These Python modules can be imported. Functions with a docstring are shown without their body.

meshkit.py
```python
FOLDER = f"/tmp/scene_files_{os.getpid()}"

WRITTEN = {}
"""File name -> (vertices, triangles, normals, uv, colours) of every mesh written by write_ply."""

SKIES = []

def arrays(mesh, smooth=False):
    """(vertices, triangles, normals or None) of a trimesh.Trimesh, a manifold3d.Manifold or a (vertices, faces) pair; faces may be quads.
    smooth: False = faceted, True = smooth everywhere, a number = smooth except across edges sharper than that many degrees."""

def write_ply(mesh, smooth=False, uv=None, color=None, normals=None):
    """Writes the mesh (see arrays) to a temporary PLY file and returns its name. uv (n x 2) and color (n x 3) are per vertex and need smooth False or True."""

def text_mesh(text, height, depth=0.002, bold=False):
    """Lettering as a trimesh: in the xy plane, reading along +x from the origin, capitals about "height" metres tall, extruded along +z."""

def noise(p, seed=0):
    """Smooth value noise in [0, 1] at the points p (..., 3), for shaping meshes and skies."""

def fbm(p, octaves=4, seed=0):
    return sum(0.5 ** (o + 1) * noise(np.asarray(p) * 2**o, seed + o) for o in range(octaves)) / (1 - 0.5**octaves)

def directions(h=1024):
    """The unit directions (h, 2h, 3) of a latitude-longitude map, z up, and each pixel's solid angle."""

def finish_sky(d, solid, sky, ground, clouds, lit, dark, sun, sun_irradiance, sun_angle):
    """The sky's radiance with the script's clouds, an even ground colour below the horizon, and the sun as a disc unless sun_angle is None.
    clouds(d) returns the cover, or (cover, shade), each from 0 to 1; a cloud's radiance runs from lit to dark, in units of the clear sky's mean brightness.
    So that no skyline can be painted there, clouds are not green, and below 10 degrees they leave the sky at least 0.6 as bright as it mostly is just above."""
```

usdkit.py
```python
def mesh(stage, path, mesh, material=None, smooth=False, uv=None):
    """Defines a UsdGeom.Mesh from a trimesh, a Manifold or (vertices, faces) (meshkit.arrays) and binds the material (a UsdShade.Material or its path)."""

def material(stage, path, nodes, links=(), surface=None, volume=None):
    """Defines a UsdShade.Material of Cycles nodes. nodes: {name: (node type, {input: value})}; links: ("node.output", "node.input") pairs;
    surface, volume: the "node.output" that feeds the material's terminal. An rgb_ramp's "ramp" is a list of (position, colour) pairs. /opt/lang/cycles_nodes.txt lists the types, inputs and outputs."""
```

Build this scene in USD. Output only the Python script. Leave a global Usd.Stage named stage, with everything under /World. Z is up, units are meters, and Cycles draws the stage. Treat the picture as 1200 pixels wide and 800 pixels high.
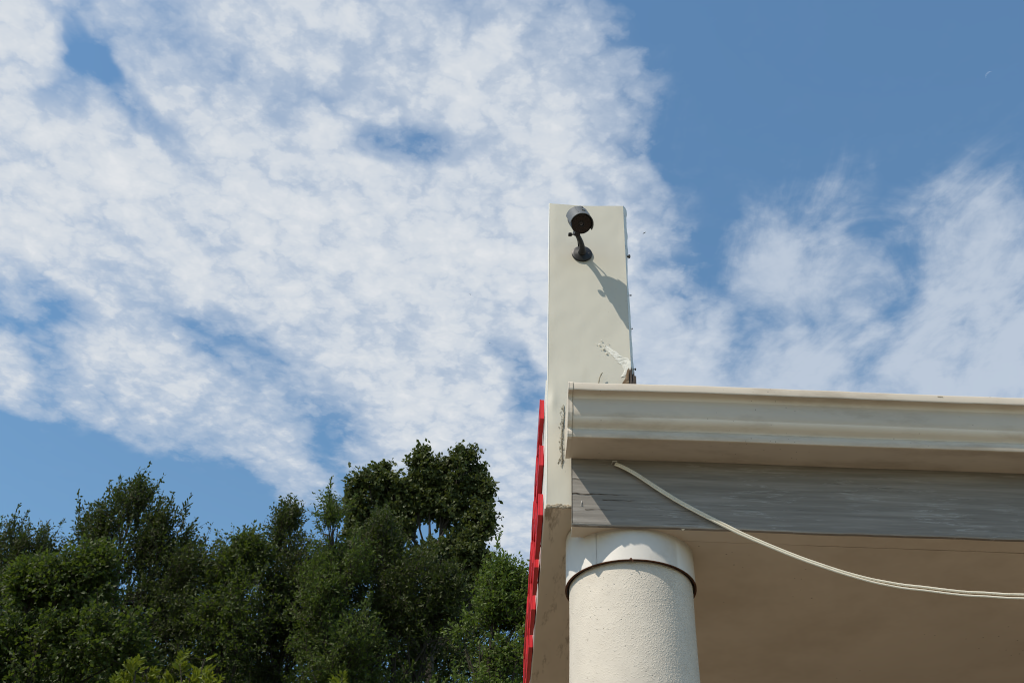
import math
import numpy as np, trimesh, shapely
from shapely.geometry import LineString, Polygon
from pxr import Usd, UsdGeom, UsdLux, UsdShade, Gf, Sdf
import usdkit, meshkit

stage = Usd.Stage.CreateInMemory()
UsdGeom.SetStageUpAxis(stage, UsdGeom.Tokens.z)
UsdGeom.SetStageMetersPerUnit(stage, 1.0)
UsdGeom.Xform.Define(stage, '/World')
UsdGeom.Scope.Define(stage, '/World/Looks')
LK = '/World/Looks/'

# ------------------------------------------------------------------ camera
YAW, PITCH, ROLL, FPX = -0.00331, 0.68851, 0.03595, 1340.0      # FPX: focal length in pixels of a 1200 pixel wide picture
EYE = np.array([0, 0, 1.6])
F = np.array([math.sin(YAW) * math.cos(PITCH), math.cos(YAW) * math.cos(PITCH), math.sin(PITCH)])
R0 = np.array([math.cos(YAW), -math.sin(YAW), 0.0]); U0 = np.cross(R0, F)
R = R0 * math.cos(ROLL) + U0 * math.sin(ROLL); U = -R0 * math.sin(ROLL) + U0 * math.cos(ROLL)
cam = UsdGeom.Camera.Define(stage, '/World/camera')
cam.CreateHorizontalApertureAttr(22.3); cam.CreateVerticalApertureAttr(22.3 * 682 / 1024)
cam.CreateFocalLengthAttr(22.3 * FPX / 1200)
cam.CreateClippingRangeAttr(Gf.Vec2f(0.05, 20000))
m4 = Gf.Matrix4d(*[*R, 0, *U, 0, *(-F), 0, *EYE, 1])
cam.AddTransformOp().Set(m4)
EXPOSURE = 0.0
cam.CreateExposureAttr(EXPOSURE)

# ------------------------------------------------------------------ sun and sky
SUN = np.array([-0.81, -0.648, 1.35]); SUN /= np.linalg.norm(SUN)
sun = UsdLux.DistantLight.Define(stage, '/World/sun')
sun.CreateNormalizeAttr(True); sun.CreateIntensityAttr(1.25); sun.CreateAngleAttr(0.53)
sun.CreateColorAttr(Gf.Vec3f(1.0, 0.905, 0.77))
zx = SUN; xx = np.cross([0, 0, 1], zx); xx /= np.linalg.norm(xx); yx = np.cross(zx, xx)
sun.AddTransformOp().Set(Gf.Matrix4d(*[*xx, 0, *yx, 0, *zx, 0, 0, 0, 60, 1]))
SKY_STRENGTH = 0.14
SUN_EL, SUN_ROT = math.asin(SUN[2]), math.atan2(SUN[0], SUN[1])


def ray(px, py):
    d = F + R * (px - 600) / FPX - U * (py - 400) / FPX
    return d / np.linalg.norm(d)


def at(px, py, Y):
    d = ray(px, py)
    return EYE + d * (Y / d[1])


def plane(px, py):
    d = ray(px, py)
    return np.array([d[0] / d[2], d[1] / d[2]])


# the cloud layer: patches of cover, each an ellipse of the flat layer high overhead (centre, radii, tilt as seen, weight, softness)
CLOUDS = [
    (40, 235, 270, 135, 14, 1.05, .8), (320, 275, 280, 170, 20, 1.05, .8), (560, 170, 185, 170, 40, .95, .7),
    (420, 40, 260, 110, 15, .85, .8), (590, 340, 190, 170, 30, 1.05, .8), (495, 460, 185, 115, 12, 1.0, .95),
    (170, 425, 130, 85, 52, .92, 1.0), (690, 250, 84, 125, 0, .82, .8), (600, 585, 85, 110, 0, .9, .8),
    (340, 548, 66, 38, 35, .78, 1.0), (290, 500, 150, 55, 22, .58, 1.0), (110, 465, 120, 45, 20, .50, 1.0), (6, 428, 44, 46, 0, .9, .9), (255, 470, 100, 75, 0, .72, .9), (5, 55, 90, 80, 30, 1.0, .7), (120, 20, 120, 50, 10, .6, .9),
    (50, 465, 100, 36, 10, .45, .95), (660, 470, 100, 70, 0, .75, .9), (780, 420, 70, 60, 0, .6, .9), (710, 120, 70, 120, -30, .26, .95),
]
# thinner streaked cloud towards the right
WISPS = [
    (800, 400, 110, 95, 0, .80, .95), (905, 345, 100, 95, 40, .75, .95), (962, 290, 85, 95, 0, .48, .95), (1010, 370, 115, 85, 35, .85, .9),
    (1150, 385, 130, 160, 15, .90, .95), (970, 450, 300, 80, 3, 1.0, .9), (1088, 300, 24, 75, 15, .35, .95), (730, 150, 80, 110, -30, .24, .95), (1190, 300, 45, 80, 0, .25, .95),
]
WHOLES = [(875, 412, 46, 56, 10, .42, .98), (985, 410, 50, 34, 30, .34, .98), (1068, 345, 22, 50, 15, .22, .95)]
HOLES = [
    (155, 105, 145, 20, 47, .42, .98), (478, 182, 46, 34, 15, .66, .98), (605, 435, 30, 62, 0, .62, .95), (60, 345, 80, 26, 30, .30, .95), (275, 410, 60, 34, 25, .36, .95),
    (300, 130, 60, 30, 20, .20, .95), (385, 500, 36, 50, 20, .35, .95),
]


def sky_material():
    n, l = {}, []
    n['tc'] = ('texture_coordinate', {})
    n['sep'] = ('separate_xyz', {}); l.append(('tc.generated', 'sep.vector'))
    n['zz'] = ('math', {'math_type': 'maximum', 'value2': 0.06}); l.append(('sep.z', 'zz.value1'))
    n['ux'] = ('math', {'math_type': 'divide'}); l += [('sep.x', 'ux.value1'), ('zz.value', 'ux.value2')]
    n['uy'] = ('math', {'math_type': 'divide'}); l += [('sep.y', 'uy.value1'), ('zz.value', 'uy.value2')]
    n['P'] = ('combine_xyz', {}); l += [('ux.value', 'P.x'), ('uy.value', 'P.y')]
    # the edges of the patches are ragged: warp the layer before measuring them
    n['wn'] = ('noise_texture', {'scale': 3.2, 'detail': 4.0, 'roughness': 0.66}); l.append(('P.vector', 'wn.vector'))
    n['wo'] = ('vector_math', {'math_type': 'subtract', 'vector2': (.5, .5, .5)}); l.append(('wn.color', 'wo.vector1'))
    n['ws'] = ('vector_math', {'math_type': 'scale', 'scale': 0.21}); l.append(('wo.vector', 'ws.vector1'))
    n['W'] = ('vector_math', {'math_type': 'add'}); l += [('P.vector', 'W.vector1'), ('ws.vector', 'W.vector2')]
    n['W0'] = ('vector_math', {'math_type': 'multiply', 'vector2': (1, 1, 0)}); l.append(('W.vector', 'W0.vector1'))

    def ellipse(name, cx, cy, rx, ry, a, w, soft):
        a = math.radians(a); c = plane(cx, cy)
        J = np.stack([(plane(cx + 1, cy) - plane(cx - 1, cy)) / 2, (plane(cx, cy + 1) - plane(cx, cy - 1)) / 2], 1)
        A = J @ np.array([[math.cos(a), -math.sin(a)], [math.sin(a), math.cos(a)]]) @ np.diag([rx, ry])
        u, s, _ = np.linalg.svd(A)
        n[name + 'm'] = ('mapping', {'mapping_type': 'texture', 'location': (c[0], c[1], 0), 'rotation': (0, 0, math.atan2(u[1, 0], u[0, 0])), 'scale': (s[0], s[1], 1)})
        l.append(('W0.vector', name + 'm.vector'))
        n[name + 'l'] = ('vector_math', {'math_type': 'length'}); l.append((name + 'm.vector', name + 'l.vector1'))
        n[name + 'r'] = ('map_range', {'range_type': 'smoothstep', 'from_min': 1 + soft * .55, 'from_max': 1 - soft * .65, 'to_min': 0.0, 'to_max': w, 'clamp': True}); l.append((name + 'l.value', name + 'r.value'))
        return name + 'r.result'

    def combine(tagname, adds, subs):
        cov = None
        for i, e in enumerate(adds):
            o = ellipse('%sc%d' % (tagname, i), *e)
            if cov is None: cov = o
            else:
                k = '%scm%d' % (tagname, i)
                n[k] = ('math', {'math_type': 'smoothmax', 'value3': 0.12}) if tagname == 'm' else ('math', {'math_type': 'maximum'}); l.extend([(cov, k + '.value1'), (o, k + '.value2')]); cov = k + '.value'
        for i, e in enumerate(subs):
            o = ellipse('%sh%d' % (tagname, i), *e); k = '%shm%d' % (tagname, i)
            n[k] = ('math', {'math_type': 'subtract'}); l.extend([(cov, k + '.value1'), (o, k + '.value2')]); cov = k + '.value'
        return cov

    cov = combine('m', CLOUDS, HOLES)
    n['base'] = ('math', {'math_type': 'subtract', 'value2': 0.04}); l.append((cov, 'base.value1')); cov = 'base.value'
    cov2 = combine('w', WISPS, WHOLES)
    # away from the picture the same broken layer goes on at random
    far = ellipse('away', 600, 400, 1000, 800, 0, 1.0, .2)
    n['gn'] = ('noise_texture', {'scale': 0.9, 'detail': 3.0}); l.append(('P.vector', 'gn.vector'))
    n['gr'] = ('map_range', {'range_type': 'smoothstep', 'from_min': .52, 'from_max': .70, 'to_max': .95, 'clamp': True}); l.append(('gn.fac', 'gr.value'))
    n['gi'] = ('math', {'math_type': 'subtract', 'value1': 1.0}); l.append((far, 'gi.value2'))
    n['gg'] = ('math', {'math_type': 'multiply'}); l += [('gr.result', 'gg.value1'), ('gi.value', 'gg.value2')]
    n['cov'] = ('math', {'math_type': 'maximum'}); l += [(cov, 'cov.value1'), ('gg.value', 'cov.value2')]
    # puffs: small rounded cells, and the larger billows they sit in
    n['n1'] = ('noise_texture', {'scale': 9.0, 'detail': 8.0, 'roughness': 0.57, 'distortion': 0.1}); l.append(('P.vector', 'n1.vector'))
    n['wv'] = ('noise_texture', {'scale': 26.0, 'detail': 4.0, 'roughness': .6}); l.append(('P.vector', 'wv.vector'))
    n['wv2'] = ('vector_math', {'math_type': 'scale', 'scale': 0.055}); l.append(('wv.color', 'wv2.vector1'))
    n['wv3'] = ('vector_math', {'math_type': 'add'}); l += [('P.vector', 'wv3.vector1'), ('wv2.vector', 'wv3.vector2')]
    n['v1'] = ('voronoi_texture', {'feature': 'smooth_f1', 'scale': 25.0, 'smoothness': 0.45, 'detail': 2.0, 'roughness': 0.55}); l.append(('wv3.vector', 'v1.vector'))
    n['vi'] = ('math', {'math_type': 'multiply_add', 'value2': -0.54, 'value3': 0.45}); l.append(('v1.distance', 'vi.value1'))
    n['na'] = ('math', {'math_type': 'multiply_add', 'value2': 0.95, 'value3': -0.455}); l.append(('n1.fac', 'na.value1'))
    n['pu'] = ('math', {'math_type': 'add'}); l += [('na.value', 'pu.value1'), ('vi.value', 'pu.value2')]
    n['d0'] = ('math', {'math_type': 'add'}); l += [('cov.value', 'd0.value1'), ('pu.value', 'd0.value2')]
    n['al'] = ('map_range', {'range_type': 'linear', 'from_min': .04, 'from_max': .93, 'to_min': 0., 'to_max': 1.0, 'clamp': True}); l.append(('d0.value', 'al.value'))
    n['al2'] = ('math', {'math_type': 'power', 'value2': 0.75}); l.append(('al.result', 'al2.value1'))
    # no puffs where there is no cover
    n['ms'] = ('map_range', {'range_type': 'smoothstep', 'from_min': .0, 'from_max': .35, 'to_max': .97, 'clamp': True}); l.append(('cov.value', 'ms.value'))
    n['a1'] = ('math', {'math_type': 'multiply'}); l += [('al2.value', 'a1.value1'), ('ms.result', 'a1.value2')]
    # a thin veil lies between the puffs
    n['ve'] = ('map_range', {'range_type': 'smoothstep', 'from_min': .12, 'from_max': .95, 'to_max': .60, 'clamp': True}); l.append(('cov.value', 've.value'))
    n['a2'] = ('math', {'math_type': 'smoothmax', 'value3': 0.2}); l += [('a1.value', 'a2.value1'), ('ve.result', 'a2.value2')]
    # streaks
    n['sm'] = ('mapping', {'mapping_type': 'point', 'rotation': (0, 0, .35), 'scale': (8.0, 5.0, 1.0)}); l.append(('P.vector', 'sm.vector'))
    n['sn'] = ('noise_texture', {'scale': 1.0, 'detail': 6.0, 'roughness': 0.58, 'distortion': 0.9}); l.append(('sm.vector', 'sn.vector'))
    n['sa'] = ('math', {'math_type': 'multiply_add', 'value2': 1.9, 'value3': -0.98}); l.append(('sn.fac', 'sa.value1'))
    n['sv'] = ('math', {'math_type': 'multiply_add', 'value2': .5}); l += [('vi.value', 'sv.value1'), ('sa.value', 'sv.value3')]
    n['s0'] = ('math', {'math_type': 'add'}); l += [(cov2, 's0.value1'), ('sv.value', 's0.value2')]
    n['s1'] = ('map_range', {'range_type': 'smoothstep', 'from_min': .05, 'from_max': 1.05, 'to_max': .86, 'clamp': True}); l.append(('s0.value', 's1.value'))
    n['s2'] = ('map_range', {'range_type': 'smoothstep', 'from_min': .02, 'from_max': .5, 'clamp': True}); l.append((cov2, 's2.value'))
    n['s3'] = ('math', {'math_type': 'multiply'}); l += [('s1.result', 's3.value1'), ('s2.result', 's3.value2')]
    n['i1'] = ('math', {'math_type': 'subtract', 'value1': 1.0}); l.append(('a2.value', 'i1.value2'))
    n['i2'] = ('math', {'math_type': 'subtract', 'value1': 1.0}); l.append(('s3.value', 'i2.value2'))
    n['i3'] = ('math', {'math_type': 'multiply'}); l += [('i1.value', 'i3.value1'), ('i2.value', 'i3.value2')]
    n['alpha'] = ('math', {'math_type': 'subtract', 'value1': 1.0, 'use_clamp': True}); l.append(('i3.value', 'alpha.value2'))
    n['cc'] = ('rgb_ramp', {'ramp': [(0, (4.0, 4.5, 5.2)), (.5, (4.9, 5.2, 5.55)), (1, (5.75, 5.85, 6.0))]}); l.append(('cf.result', 'cc.fac'))
    n['cf'] = ('map_range', {'range_type': 'smoothstep', 'from_min': .50, 'from_max': 1.65, 'clamp': True}); l.append(('d0.value', 'cf.value'))
    n['sky'] = ('sky_texture', {'sky_type': 'single_scattering', 'sun_disc': False, 'sun_elevation': SUN_EL, 'sun_rotation': SUN_ROT, 'air_density': 1.5, 'aerosol_density': 0.5, 'ozone_density': 3.0, 'altitude': 100.0})
    n['mix'] = ('mix_color', {'use_clamp_result': False}); n['sat'] = ('hsv', {'hue': 0.494, 'saturation': 1.17}); l.append(('sky.color', 'sat.color'))
    l += [('sat.color', 'mix.a'), ('cc.color', 'mix.b'), ('alpha.value', 'mix.fac')]
    n['bg'] = ('background_shader', {'strength': SKY_STRENGTH}); l.append(('mix.result', 'bg.color'))
    return usdkit.material(stage, LK + 'sky', n, l, surface='bg.background')


dome = UsdLux.DomeLight.Define(stage, '/World/sky')
UsdShade.MaterialBindingAPI.Apply(dome.GetPrim()).Bind(sky_material())
dome.GetPrim().SetCustomDataByKey('kind', 'structure')

# ------------------------------------------------------------------ helpers
used = {}


def numbered(path):
    k = used.get(path, -1) + 1; used[path] = k
    return path if k == 0 else '%s_%03d' % (path, k)


def tag(p, label=None, cat=None, group=None, kind=None):
    for k, v in (('label', label), ('category', cat), ('group', group), ('kind', kind)):
        if v: p.SetCustomDataByKey(k, v)
    return p


def thing(name, label, cat, loc=(0, 0, 0), group=None):
    x = UsdGeom.Xform.Define(stage, numbered('/World/' + name)); x.AddTranslateOp().Set(Gf.Vec3d(*map(float, loc)))
    p = tag(x.GetPrim(), label, cat, group); ORIGIN[str(p.GetPath())] = np.asarray(loc, float)
    return p


ORIGIN = {}


def part(name, mesh, mat, parent=None, smooth=False, label=None, kind=None):
    """One mesh; vertices are given in world metres and are stored relative to the thing's base."""
    base = str(parent.GetPath()) if parent is not None else '/World'
    v, f = (mesh.vertices, mesh.faces) if hasattr(mesh, 'vertices') else mesh
    top = '/'.join(base.split('/')[:3])
    v = np.asarray(v, float) - ORIGIN.get(top, 0)
    p = usdkit.mesh(stage, numbered(base + '/' + name), (v, np.asarray(f)), mat, smooth=smooth).GetPrim()
    return tag(p, label, kind=kind)


def cat(ms):
    return trimesh.util.concatenate(list(ms))


def box(x0, x1, y0, y1, z0, z1, bevel=0.0):
    if bevel:
        import manifold3d as mf
        b = bevel
        pts = [(x, y, z) for sx in (0, 1) for sy in (0, 1) for sz in (0, 1)
               for x, y, z in (((x0, x1)[sx], (y0 + b, y1 - b)[sy], (z0 + b, z1 - b)[sz]), ((x0 + b, x1 - b)[sx], (y0, y1)[sy], (z0 + b, z1 - b)[sz]), ((x0 + b, x1 - b)[sx], (y0 + b, y1 - b)[sy], (z0, z1)[sz]))]
        return trimesh.Trimesh(pts).convex_hull
    m = trimesh.creation.box((x1 - x0, y1 - y0, z1 - z0)); m.apply_translation(((x0 + x1) / 2, (y0 + y1) / 2, (z0 + z1) / 2))
    return m


def grid(P):
    """A sheet through an (n, m, 3) array of points."""
    n, m = P.shape[:2]; i = np.arange(n * m).reshape(n, m)
    q = np.stack([i[:-1, :-1], i[1:, :-1], i[1:, 1:], i[:-1, 1:]], -1).reshape(-1, 4)
    return trimesh.Trimesh(P.reshape(-1, 3), np.vstack([q[:, [0, 1, 2]], q[:, [0, 2, 3]]]), process=False)


def tube(pts, r, k=8, cap=True):
    pts = np.asarray(pts, float); n = len(pts); r = np.broadcast_to(r, n)
    t = np.gradient(pts, axis=0); t /= np.linalg.norm(t, axis=1)[:, None] + 1e-12
    a = np.array([0, 0, 1.0]) if abs(t[0, 2]) < .9 else np.array([1.0, 0, 0])
    rings = []
    for i in range(n):
        s = np.cross(t[i], a); s /= np.linalg.norm(s); a = np.cross(s, t[i])
        ang = np.arange(k) * 2 * math.pi / k
        rings.append(pts[i] + r[i] * (np.cos(ang)[:, None] * s + np.sin(ang)[:, None] * a))
    v = np.vstack(rings); f = []
    for i in range(n - 1):
        for j in range(k):
            b, c = i * k + j, i * k + (j + 1) % k
            f += [(b, c, c + k), (b, c + k, b + k)]
    if cap:
        v = np.vstack([v, pts[0], pts[-1]]); e = n * k
        for j in range(k):
            f += [((j + 1) % k, j, e), ((n - 1) * k + j, (n - 1) * k + (j + 1) % k, e + 1)]
    return trimesh.Trimesh(v, f, process=False)


def lathe(prof, k=48, origin=(0, 0, 0), axis=(0, 0, 1), xref=None, a0=0.0, a1=2 * math.pi):
    """Revolve (radius, height) pairs about the axis."""
    axis = np.asarray(axis, float); axis /= np.linalg.norm(axis)
    x = np.asarray(xref if xref is not None else ((1, 0, 0) if abs(axis[0]) < .9 else (0, 1, 0)), float); x -= axis * (x @ axis); x /= np.linalg.norm(x); y = np.cross(axis, x)
    a = np.linspace(a0, a1, k + 1); prof = np.asarray(prof, float)
    P = np.asarray(origin) + prof[:, None, 1:2] * axis + prof[:, None, 0:1] * (np.cos(a)[None, :, None] * x + np.sin(a)[None, :, None] * y)
    m = grid(P.transpose(1, 0, 2)); m.invert() if False else None
    m.merge_vertices(); m.fix_normals()
    return m


def extrude_x(poly, x0, x1, n=1, warp=None):
    """A polygon of (y, z) points drawn out along x, in n pieces."""
    m = trimesh.creation.extrude_polygon(poly, 1.0, engine='earcut')
    v = m.vertices.copy()
    if n > 1:
        vv, ff = trimesh.creation.extrude_polygon(poly, 1.0, engine='earcut'), None
        ring = np.asarray(poly.exterior.coords)[:-1]; k = len(ring)
        xs = np.linspace(x0, x1, n + 1)
        P = np.stack([np.column_stack([np.full(k + 1, x), np.vstack([ring, ring[:1]])]) for x in xs])
        if warp is not None: P = warp(P)
        return grid(P)
    return trimesh.Trimesh(np.column_stack([x0 + v[:, 2] * (x1 - x0), v[:, 0], v[:, 1]]), m.faces, process=False)


rng = np.random.default_rng(7)

# ------------------------------------------------------------------ materials


def paint(name, c, rough=.55, spread=.10, scale=6.0, stretch=(1, 1, 1), dirt=None, dirt_amt=.5, dirt_scale=3.0, bump=0.0, bump_scale=120.0, bump_dist=.002, spec=.4, dirt_lo=.55, dirt_hi=.75, dirt_stretch=(1, 1, 1), specks=0, speck_scale=45.0):
    c = np.asarray(c, float)
    n = {'g': ('geometry', {}), 'mp': ('mapping', {'mapping_type': 'point', 'scale': tuple(s * scale for s in stretch)}),
         'n': ('noise_texture', {'scale': 1.0, 'detail': 6.0, 'roughness': .6}),
         'r': ('rgb_ramp', {'ramp': [(.25, tuple(c * (1 - spread))), (.75, tuple(c * (1 + spread)))]}),
         'p': ('principled_bsdf', {'roughness': rough, 'specular_ior_level': spec})}
    l = [('g.position', 'mp.vector'), ('mp.vector', 'n.vector'), ('n.fac', 'r.fac')]
    out = 'r.color'
    if dirt is not None:
        n.update({'dm': ('mapping', {'mapping_type': 'point', 'scale': tuple(s * dirt_scale for s in dirt_stretch)}), 'dn': ('noise_texture', {'scale': 1.0, 'detail': 8.0, 'roughness': .68}),
                  'dr': ('map_range', {'range_type': 'smoothstep', 'from_min': dirt_lo, 'from_max': dirt_hi, 'to_min': 0.0, 'to_max': dirt_amt, 'clamp': True}), 'dx': ('mix_color', {'b': tuple(dirt)})})
        l += [('g.position', 'dm.vector'), ('dm.vector', 'dn.vector'), ('dn.fac', 'dr.value'), ('dr.result', 'dx.fac'), (out, 'dx.a')]
        out = 'dx.result'
    if specks:
        n.update({'sv': ('voronoi_texture', {'feature': 'f1', 'scale': speck_scale}), 'sr': ('map_range', {'range_type': 'smoothstep', 'from_min': .10, 'from_max': .04, 'to_max': 1.0, 'clamp': True}),
                  'sn': ('noise_texture', {'scale': speck_scale * .12, 'detail': 2.0}), 'sk': ('map_range', {'range_type': 'smoothstep', 'from_min': .52, 'from_max': .62, 'to_max': specks, 'clamp': True}),
                  'sm': ('math', {'math_type': 'multiply'}), 'sx': ('mix_color', {'b': (.10, .075, .05)})})
        l += [('g.position', 'sv.vector'), ('sv.distance', 'sr.value'), ('g.position', 'sn.vector'), ('sn.fac', 'sk.value'), ('sr.result', 'sm.value1'), ('sk.result', 'sm.value2'), ('sm.value', 'sx.fac'), (out, 'sx.a')]
        out = 'sx.result'
    l.append((out, 'p.base_color'))
    if bump:
        n.update({'bn': ('noise_texture', {'scale': bump_scale, 'detail': 4.0, 'roughness': .6}), 'b': ('bump', {'strength': bump, 'distance': bump_dist})})
        l += [('g.position', 'bn.vector'), ('bn.fac', 'b.height'), ('b.normal', 'p.normal')]
    return usdkit.material(stage, LK + name, n, l, surface='p.BSDF')


M = {}
M['beige'] = paint('beige_metal', (.525, .505, .43), rough=.5, spread=.035, scale=3.0, stretch=(2, 2, .5), dirt=(.36, .33, .24), dirt_amt=.35, dirt_scale=5.0, dirt_lo=.52, dirt_hi=.8, dirt_stretch=(1.6, 1.6, .35), specks=.5, speck_scale=60.0, bump=.15, bump_scale=500, bump_dist=.0006)
M['flashing'] = paint('flashing_metal', (.50, .50, .47), rough=.5, spread=.12, scale=25.0, dirt=(.16, .13, .10), dirt_amt=.8, dirt_scale=40.0)
M['white_panel'] = paint('white_panel', (.72, .71, .66), rough=.4, spread=.05, scale=9.0, dirt=(.3, .27, .2), dirt_amt=.5, dirt_scale=12.0)
M['gutter'] = paint('gutter_paint', (.60, .535, .445), rough=.42, spread=.05, scale=7.0, dirt=(.30, .24, .17), dirt_amt=.45, dirt_scale=5.0, dirt_lo=.48, dirt_hi=.70, dirt_stretch=(.6, 2, 2), specks=.8, speck_scale=50.0)
M['soffit'] = paint('soffit_paint', (.70, .625, .515), rough=.7, spread=.06, scale=2.5, dirt=(.36, .28, .19), dirt_amt=.3, dirt_scale=2.0, dirt_lo=.40, dirt_hi=.70, specks=.6, speck_scale=28.0, bump=.25, bump_scale=60, bump_dist=.002)
M['underside'] = paint('underside_paint', (.65, .575, .47), rough=.7, spread=.09, scale=6.0, stretch=(2, .6, 1), dirt=(.20, .15, .10), dirt_amt=.75, dirt_scale=13.0, dirt_lo=.54, dirt_hi=.70, dirt_stretch=(2, .4, 1), specks=.8, speck_scale=40.0)
M['cap'] = paint('column_cap_paint', (.64, .615, .575), rough=.5, spread=.03, scale=14.0, dirt=(.50, .44, .36), dirt_amt=.4, dirt_scale=12.0, bump=.1, bump_scale=150, bump_dist=.001)
M['stucco'] = paint('stucco', (.56, .52, .455), rough=.85, spread=.07, scale=14.0, dirt=(.45, .40, .34), dirt_amt=.45, dirt_scale=9.0, bump=.3, bump_scale=500, bump_dist=.001, spec=.2)
M['rust'] = paint('rust', (.095, .046, .028), rough=.85, spread=.45, scale=60.0, dirt=(.06, .03, .02), dirt_amt=.8, dirt_scale=50.0, spec=.2)
M['red'] = paint('red_plastic', (.52, .014, .020), rough=.42, spread=.16, scale=14.0, dirt=(.25, .03, .03), dirt_amt=.7, dirt_scale=30.0)
M['black'] = paint('black_plastic', (.013, .013, .014), rough=.42, spread=.15, scale=40.0, dirt=(.06, .058, .052), dirt_amt=.35, dirt_scale=60.0)
M['hood'] = paint('grey_hood', (.105, .110, .110), rough=.45, spread=.10, scale=40.0, dirt=(.24, .23, .21), dirt_amt=.5, dirt_scale=50.0)
M['face'] = usdkit.material(stage, LK + 'dark_glass', {'p': ('principled_bsdf', {'base_color': (.012, .008, .008), 'roughness': .12})}, surface='p.BSDF')
M['lens'] = usdkit.material(stage, LK + 'lens_glass', {'p': ('principled_bsdf', {'base_color': (.01, .01, .014), 'roughness': .04, 'coat_weight': .6})}, surface='p.BSDF')
M['led'] = usdkit.material(stage, LK + 'led_resin', {'p': ('principled_bsdf', {'base_color': (.02, .008, .008), 'roughness': .25})}, surface='p.BSDF')
M['screw'] = paint('dark_screw', (.06, .055, .05), rough=.5, spread=.3, scale=80.0)
M['steel'] = paint('dull_steel', (.45, .44, .42), rough=.4, spread=.2, scale=80.0)
M['cable'] = paint('cable_sheath', (.66, .61, .50), rough=.5, spread=.06, scale=20.0, dirt=(.4, .34, .25), dirt_amt=.5, dirt_scale=25.0)
M['caulk'] = paint('white_caulk', (.74, .73, .66), rough=.55, spread=.06, scale=60.0, dirt=(.54, .525, .43), dirt_amt=1.0, dirt_scale=55.0, dirt_lo=.42, dirt_hi=.58, bump=.3, bump_scale=160, bump_dist=.002)
M['caulk_thin'] = usdkit.material(stage, LK + 'brushed_caulk', {
    'g': ('geometry', {}), 'mp': ('mapping', {'mapping_type': 'point', 'rotation': (0, -.62, 0), 'scale': (45, 45, 150)}), 'n': ('noise_texture', {'scale': 1.0, 'detail': 6.0, 'roughness': .65, 'distortion': .4}),
    'k': ('map_range', {'range_type': 'smoothstep', 'from_min': .30, 'from_max': .54, 'to_max': .94, 'clamp': True}), 'p': ('principled_bsdf', {'base_color': (.74, .73, .66), 'roughness': .55}), 't': ('transparent_bsdf', {}), 'm': ('mix_closure', {})},
    [('g.position', 'mp.vector'), ('mp.vector', 'n.vector'), ('n.fac', 'k.value'), ('k.result', 'm.fac'), ('t.BSDF', 'm.closure1'), ('p.BSDF', 'm.closure2')], surface='m.closure')
M['crumb'] = paint('crumbling_sealant', (.34, .29, .22), rough=.9, spread=.4, scale=90.0, spec=.1)
M['vine'] = paint('dry_tendril', (.27, .24, .18), rough=.9, spread=.4, scale=90.0, spec=.1)
M['rot'] = paint('rotten_wood', (.15, .105, .068), rough=.9, spread=.5, scale=45.0, stretch=(2.5, 2.5, .6), dirt=(.42, .36, .26), dirt_amt=.8, dirt_scale=60.0, spec=.1)
M['rotdark'] = paint('rotten_wood_dark', (.075, .062, .055), rough=.9, spread=.5, scale=60.0, stretch=(2.5, 2.5, .6), dirt=(.20, .18, .15), dirt_amt=.8, dirt_scale=70.0, spec=.1)
M['dark'] = paint('dark_void', (.05, .042, .035), rough=.9, spread=.2, spec=.1)
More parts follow.
